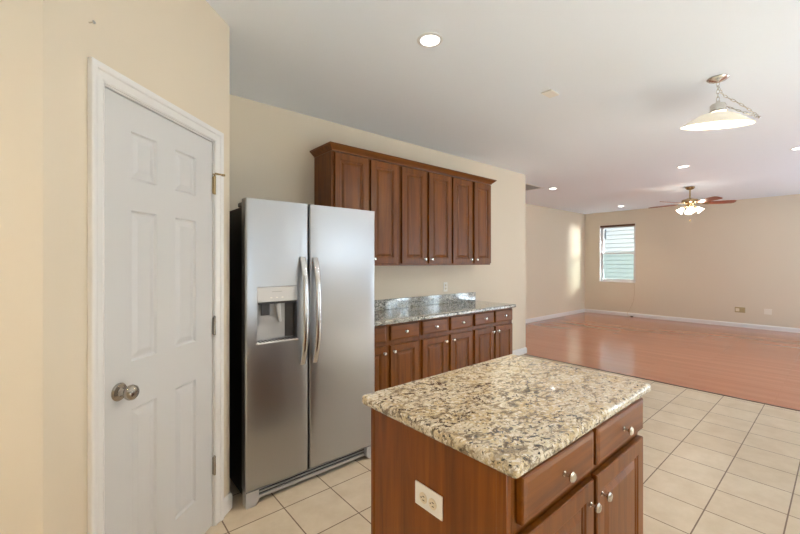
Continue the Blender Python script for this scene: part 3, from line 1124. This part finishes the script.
for k in range(4):
    if SH is None:
        m = MB()
        T = Matrix.Translation((0.095, 0, -0.370)) @ Matrix.Rotation(math.radians(-42), 4, 'Y')
        m.lathe([(0.020, 0.0), (0.030, -0.012), (0.040, -0.040), (0.048, -0.070), (0.062, -0.098), (0.060, -0.099), (0.045, -0.070), (0.037, -0.040), (0.027, -0.013), (0.017, -0.003)], 24, T)
        SH = m.build('light_shade', M['tulip'], t)
        a = MB().tube([(0.045, 0, -0.350), (0.070, 0, -0.350), (0.090, 0, -0.362), (0.098, 0, -0.372)], 0.010, 10)
        a.build('arm', M['brass'], SH)
        s_ = SH
    else:
        s_ = copy_tree(SH, t)
    s_.rotation_euler = (0, 0, math.radians(20) + k * math.pi / 2)
pc = MB().tube([(0.0, 0, -0.368), (0.0, 0, -0.585)], 0.0022, 6)
pc.lathe([(0, -0.625), (0.010, -0.620), (0.012, -0.600), (0.004, -0.584), (0, -0.583)], 10)
pc.build('pull_chain', M['brass'], t)
for k in range(4):
    a = math.radians(20) + k * math.pi / 2
    light('fan_bulb', 'POINT', (cx + 0.140 * math.cos(a), cy + 0.140 * math.sin(a), CEIL - 0.422), FAN_W / 4, LAMP_WARM, shadow_soft_size=0.03)

# ------------------------------------------------------------------ far window and wall fittings
FXW = XF + 0.075
w = B(FXW, FXW + 0.06, WY0 + 0.0005, WY0 + 0.035, WZ0 + 0.0005, WZ1 - 0.0005)
w.box(FXW, FXW + 0.06, WY1 - 0.035, WY1 - 0.0005, WZ0 + 0.0005, WZ1 - 0.0005)
w.box(FXW, FXW + 0.06, WY0 + 0.035, WY1 - 0.035, WZ0 + 0.0005, WZ0 + 0.04)
w.box(FXW, FXW + 0.06, WY0 + 0.035, WY1 - 0.035, WZ1 - 0.035, WZ1 - 0.0005)
w1 = w.build('window_1', M['trim'])
struct(w1, 'white double-hung window in the far wall, siding outside', 'window')
ZM = 1.632


def sash(name, x0, z0, z1, gm, gname):
    m = MB()
    a, b = WY0 + 0.036, WY1 - 0.036
    m.box(x0, x0 + 0.022, a, a + 0.032, z0, z1)
    m.box(x0, x0 + 0.022, b - 0.032, b, z0, z1)
    m.box(x0, x0 + 0.022, a + 0.032, b - 0.032, z0, z0 + 0.036)
    m.box(x0, x0 + 0.022, a + 0.032, b - 0.032, z1 - 0.036, z1)
    so = m.build(name, M['trim'], w1)
    B(x0 + 0.008, x0 + 0.013, a + 0.0325, b - 0.0325, z0 + 0.0365, z1 - 0.0365).build(gname, gm, so)
    return so


sash('lower_sash', FXW + 0.004, WZ0 + 0.041, ZM + 0.018, M['screen'], 'pane')
us = sash('upper_sash', FXW + 0.030, ZM - 0.018, WZ1 - 0.036, M['glass'], 'pane')
st = B(FXW + 0.034, FXW + 0.0375, 4.222, 4.272, 2.03, 2.28).build('sticker', M['sticker'], us)
st['label'] = 'pale blue paper sticker'
B(FXW + 0.033, FXW + 0.0338, 4.226, 4.268, 2.25, 2.275).build('sticker_print', M['sticker_dark'], us)
rv = B(XF + 0.0005, FXW - 0.001, WY1 - 0.010, WY1 - 0.0005, WZ0 + 0.013, WZ1 - 0.001)
rv.box(XF - 0.012, FXW - 0.001, WY0 + 0.0005, WY1 - 0.0005, WZ0 + 0.0005, WZ0 + 0.012)
rv.box(XF + 0.0005, FXW - 0.001, WY0 + 0.0005, WY0 + 0.010, WZ0 + 0.013, WZ1 - 0.001)
rv.build('window_sill', M['trim'], w1)
hr = B(XF + 0.003, XF + 0.060, WY0 + 0.012, WY1 - 0.012, WZ1 - 0.052, WZ1 - 0.002, bevel=0.003)
tag(hr.build('blind_headrail', M['headrail']), 'brown wooden blind headrail at the top of the window', 'blind')

# neighbouring house seen through that window
nh = MB()
p = 0.135
x = 13.2
for k in range(44):
    z = -0.3 + k * p
    q = z + 0.012
    nh.box(x + 0.10, x + 0.2, 1.5, 9.5, z, q)
    vv = [(x, 1.5, q), (x + 0.04, 1.5, z + p), (x + 0.2, 1.5, z + p), (x + 0.2, 1.5, q), (x, 9.5, q), (x + 0.04, 9.5, z + p), (x + 0.2, 9.5, z + p), (x + 0.2, 9.5, q)]
    nh._add(vv, [(0, 1, 2, 3), (4, 7, 6, 5), (0, 4, 5, 1), (1, 5, 6, 2), (2, 6, 7, 3), (3, 7, 4, 0)])
tag(nh.build('neighbouring_house', M['siding']), 'white clapboard siding of the house outside the window', 'house')

cd = MB().tube([(XF - 0.006, 3.505, WZ0 - 0.02), (XF - 0.006, 3.500, 0.60), (XF - 0.006, 3.53, 0.38), (XF - 0.008, 3.62, 0.16), (XF - 0.022, 3.655, 0.085), (XF - 0.024, 3.64, 0.010), (XF - 0.03, 3.56, 0.008)], 0.004, 8)
t = tag(cd.build('cable', M['cord']), 'thin pale cable hanging from the window sill to the floor', 'cable')
B(XF - 0.042, XF - 0.018, 3.525, 3.585, 0.0005, 0.020, bevel=0.004).build('plug', M['slot'], t)

t = thing('wall_socket_plate', 'tan two-gang plate low on the far wall, left of the white plate', 'wall plate', (XF, 1.476, 0.315))
B(-0.007, -0.0005, -0.085, 0.085, 0.0, 0.115, bevel=0.002).build('cover_plate', M['tan_plate'], t)
B(-0.012, -0.0075, 0.010, 0.070, 0.025, 0.090, bevel=0.002).build('insert', M['almond'], t)
B(-0.022, -0.0075, -0.070, -0.020, 0.020, 0.095, bevel=0.004).build('plug', M['tan_plate'], t)
o = B(XF - 0.007, XF - 0.0005, 0.985, 1.10, 0.318, 0.432, bevel=0.002).build('blank_plate', M['plate'])
tag(o, 'blank white square plate low on the far wall near right edge', 'wall plate')

# rear windows, behind the camera
for i, (x0, x1, z0, z1, _) in enumerate(REAR_WINDOWS):
    m = MB()
    f = 0.045
    ya, yb = YREAR - 0.09, YREAR - 0.03
    m.box(x0 + 0.0005, x0 + f, ya, yb, z0 + 0.0005, z1 - 0.0005)
    m.box(x1 - f, x1 - 0.0005, ya, yb, z0 + 0.0005, z1 - 0.0005)
    m.box(x0 + f, x1 - f, ya, yb, z0 + 0.0005, z0 + f)
    m.box(x0 + f, x1 - f, ya, yb, z1 - f, z1 - 0.0005)
    zm = (z0 + z1) / 2
    m.box(x0 + f, x1 - f, ya + 0.01, yb - 0.01, zm - 0.02, zm + 0.02)
    o = m.build('window_%d' % (i + 2), M['trim'])
    struct(o, 'white framed window in the wall behind the camera, %s' % ['an unseen glazed door added to brighten the kitchen ceiling', 'beside the dining end', 'nearest living room one', 'middle living room one', 'farthest living room one'][i], 'window')
    g = MB()
    g.box(x0 + f + 0.0005, x1 - f - 0.0005, ya + 0.025, ya + 0.030, z0 + f + 0.0005, zm - 0.0205)
    g.box(x0 + f + 0.0005, x1 - f - 0.0005, ya + 0.025, ya + 0.030, zm + 0.0205, z1 - f - 0.0005)
    g.build('pane', M['glass'], o)

y0, y1, z0, z1, _ = ADDED_WEST_WINDOW
m = MB()
f = 0.045
xa, xb = XL - 0.10, XL - 0.04
m.box(xa, xb, y0 + 0.0005, y0 + f, z0 + 0.0005, z1 - 0.0005)
m.box(xa, xb, y1 - f, y1 - 0.0005, z0 + 0.0005, z1 - 0.0005)
m.box(xa, xb, y0 + f, y1 - f, z0 + 0.0005, z0 + f)
m.box(xa, xb, y0 + f, y1 - f, z1 - f, z1 - 0.0005)
m.box(xa, xb, (y0 + y1) / 2 - 0.03, (y0 + y1) / 2 + 0.03, z0 + f, z1 - f)
o = m.build('window_7', M['trim'])
struct(o, 'unseen white framed double window added left of the camera for light', 'window')
g = MB()
g.box(xa + 0.025, xa + 0.030, y0 + f + 0.0005, (y0 + y1) / 2 - 0.0305, z0 + f + 0.0005, z1 - f - 0.0005)
g.box(xa + 0.025, xa + 0.030, (y0 + y1) / 2 + 0.0305, y1 - f - 0.0005, z0 + f + 0.0005, z1 - f - 0.0005)
g.build('pane', M['glass'], o)

struct(B(6.2, XF + 0.1, -4.6, YREAR - 0.13, 2.55, 2.70).build('sun_block_roof', M['trim']), 'unseen white roof slab added to keep sun off the rear living room windows', 'roof')  # out of view, added to block the sun from the living room floor
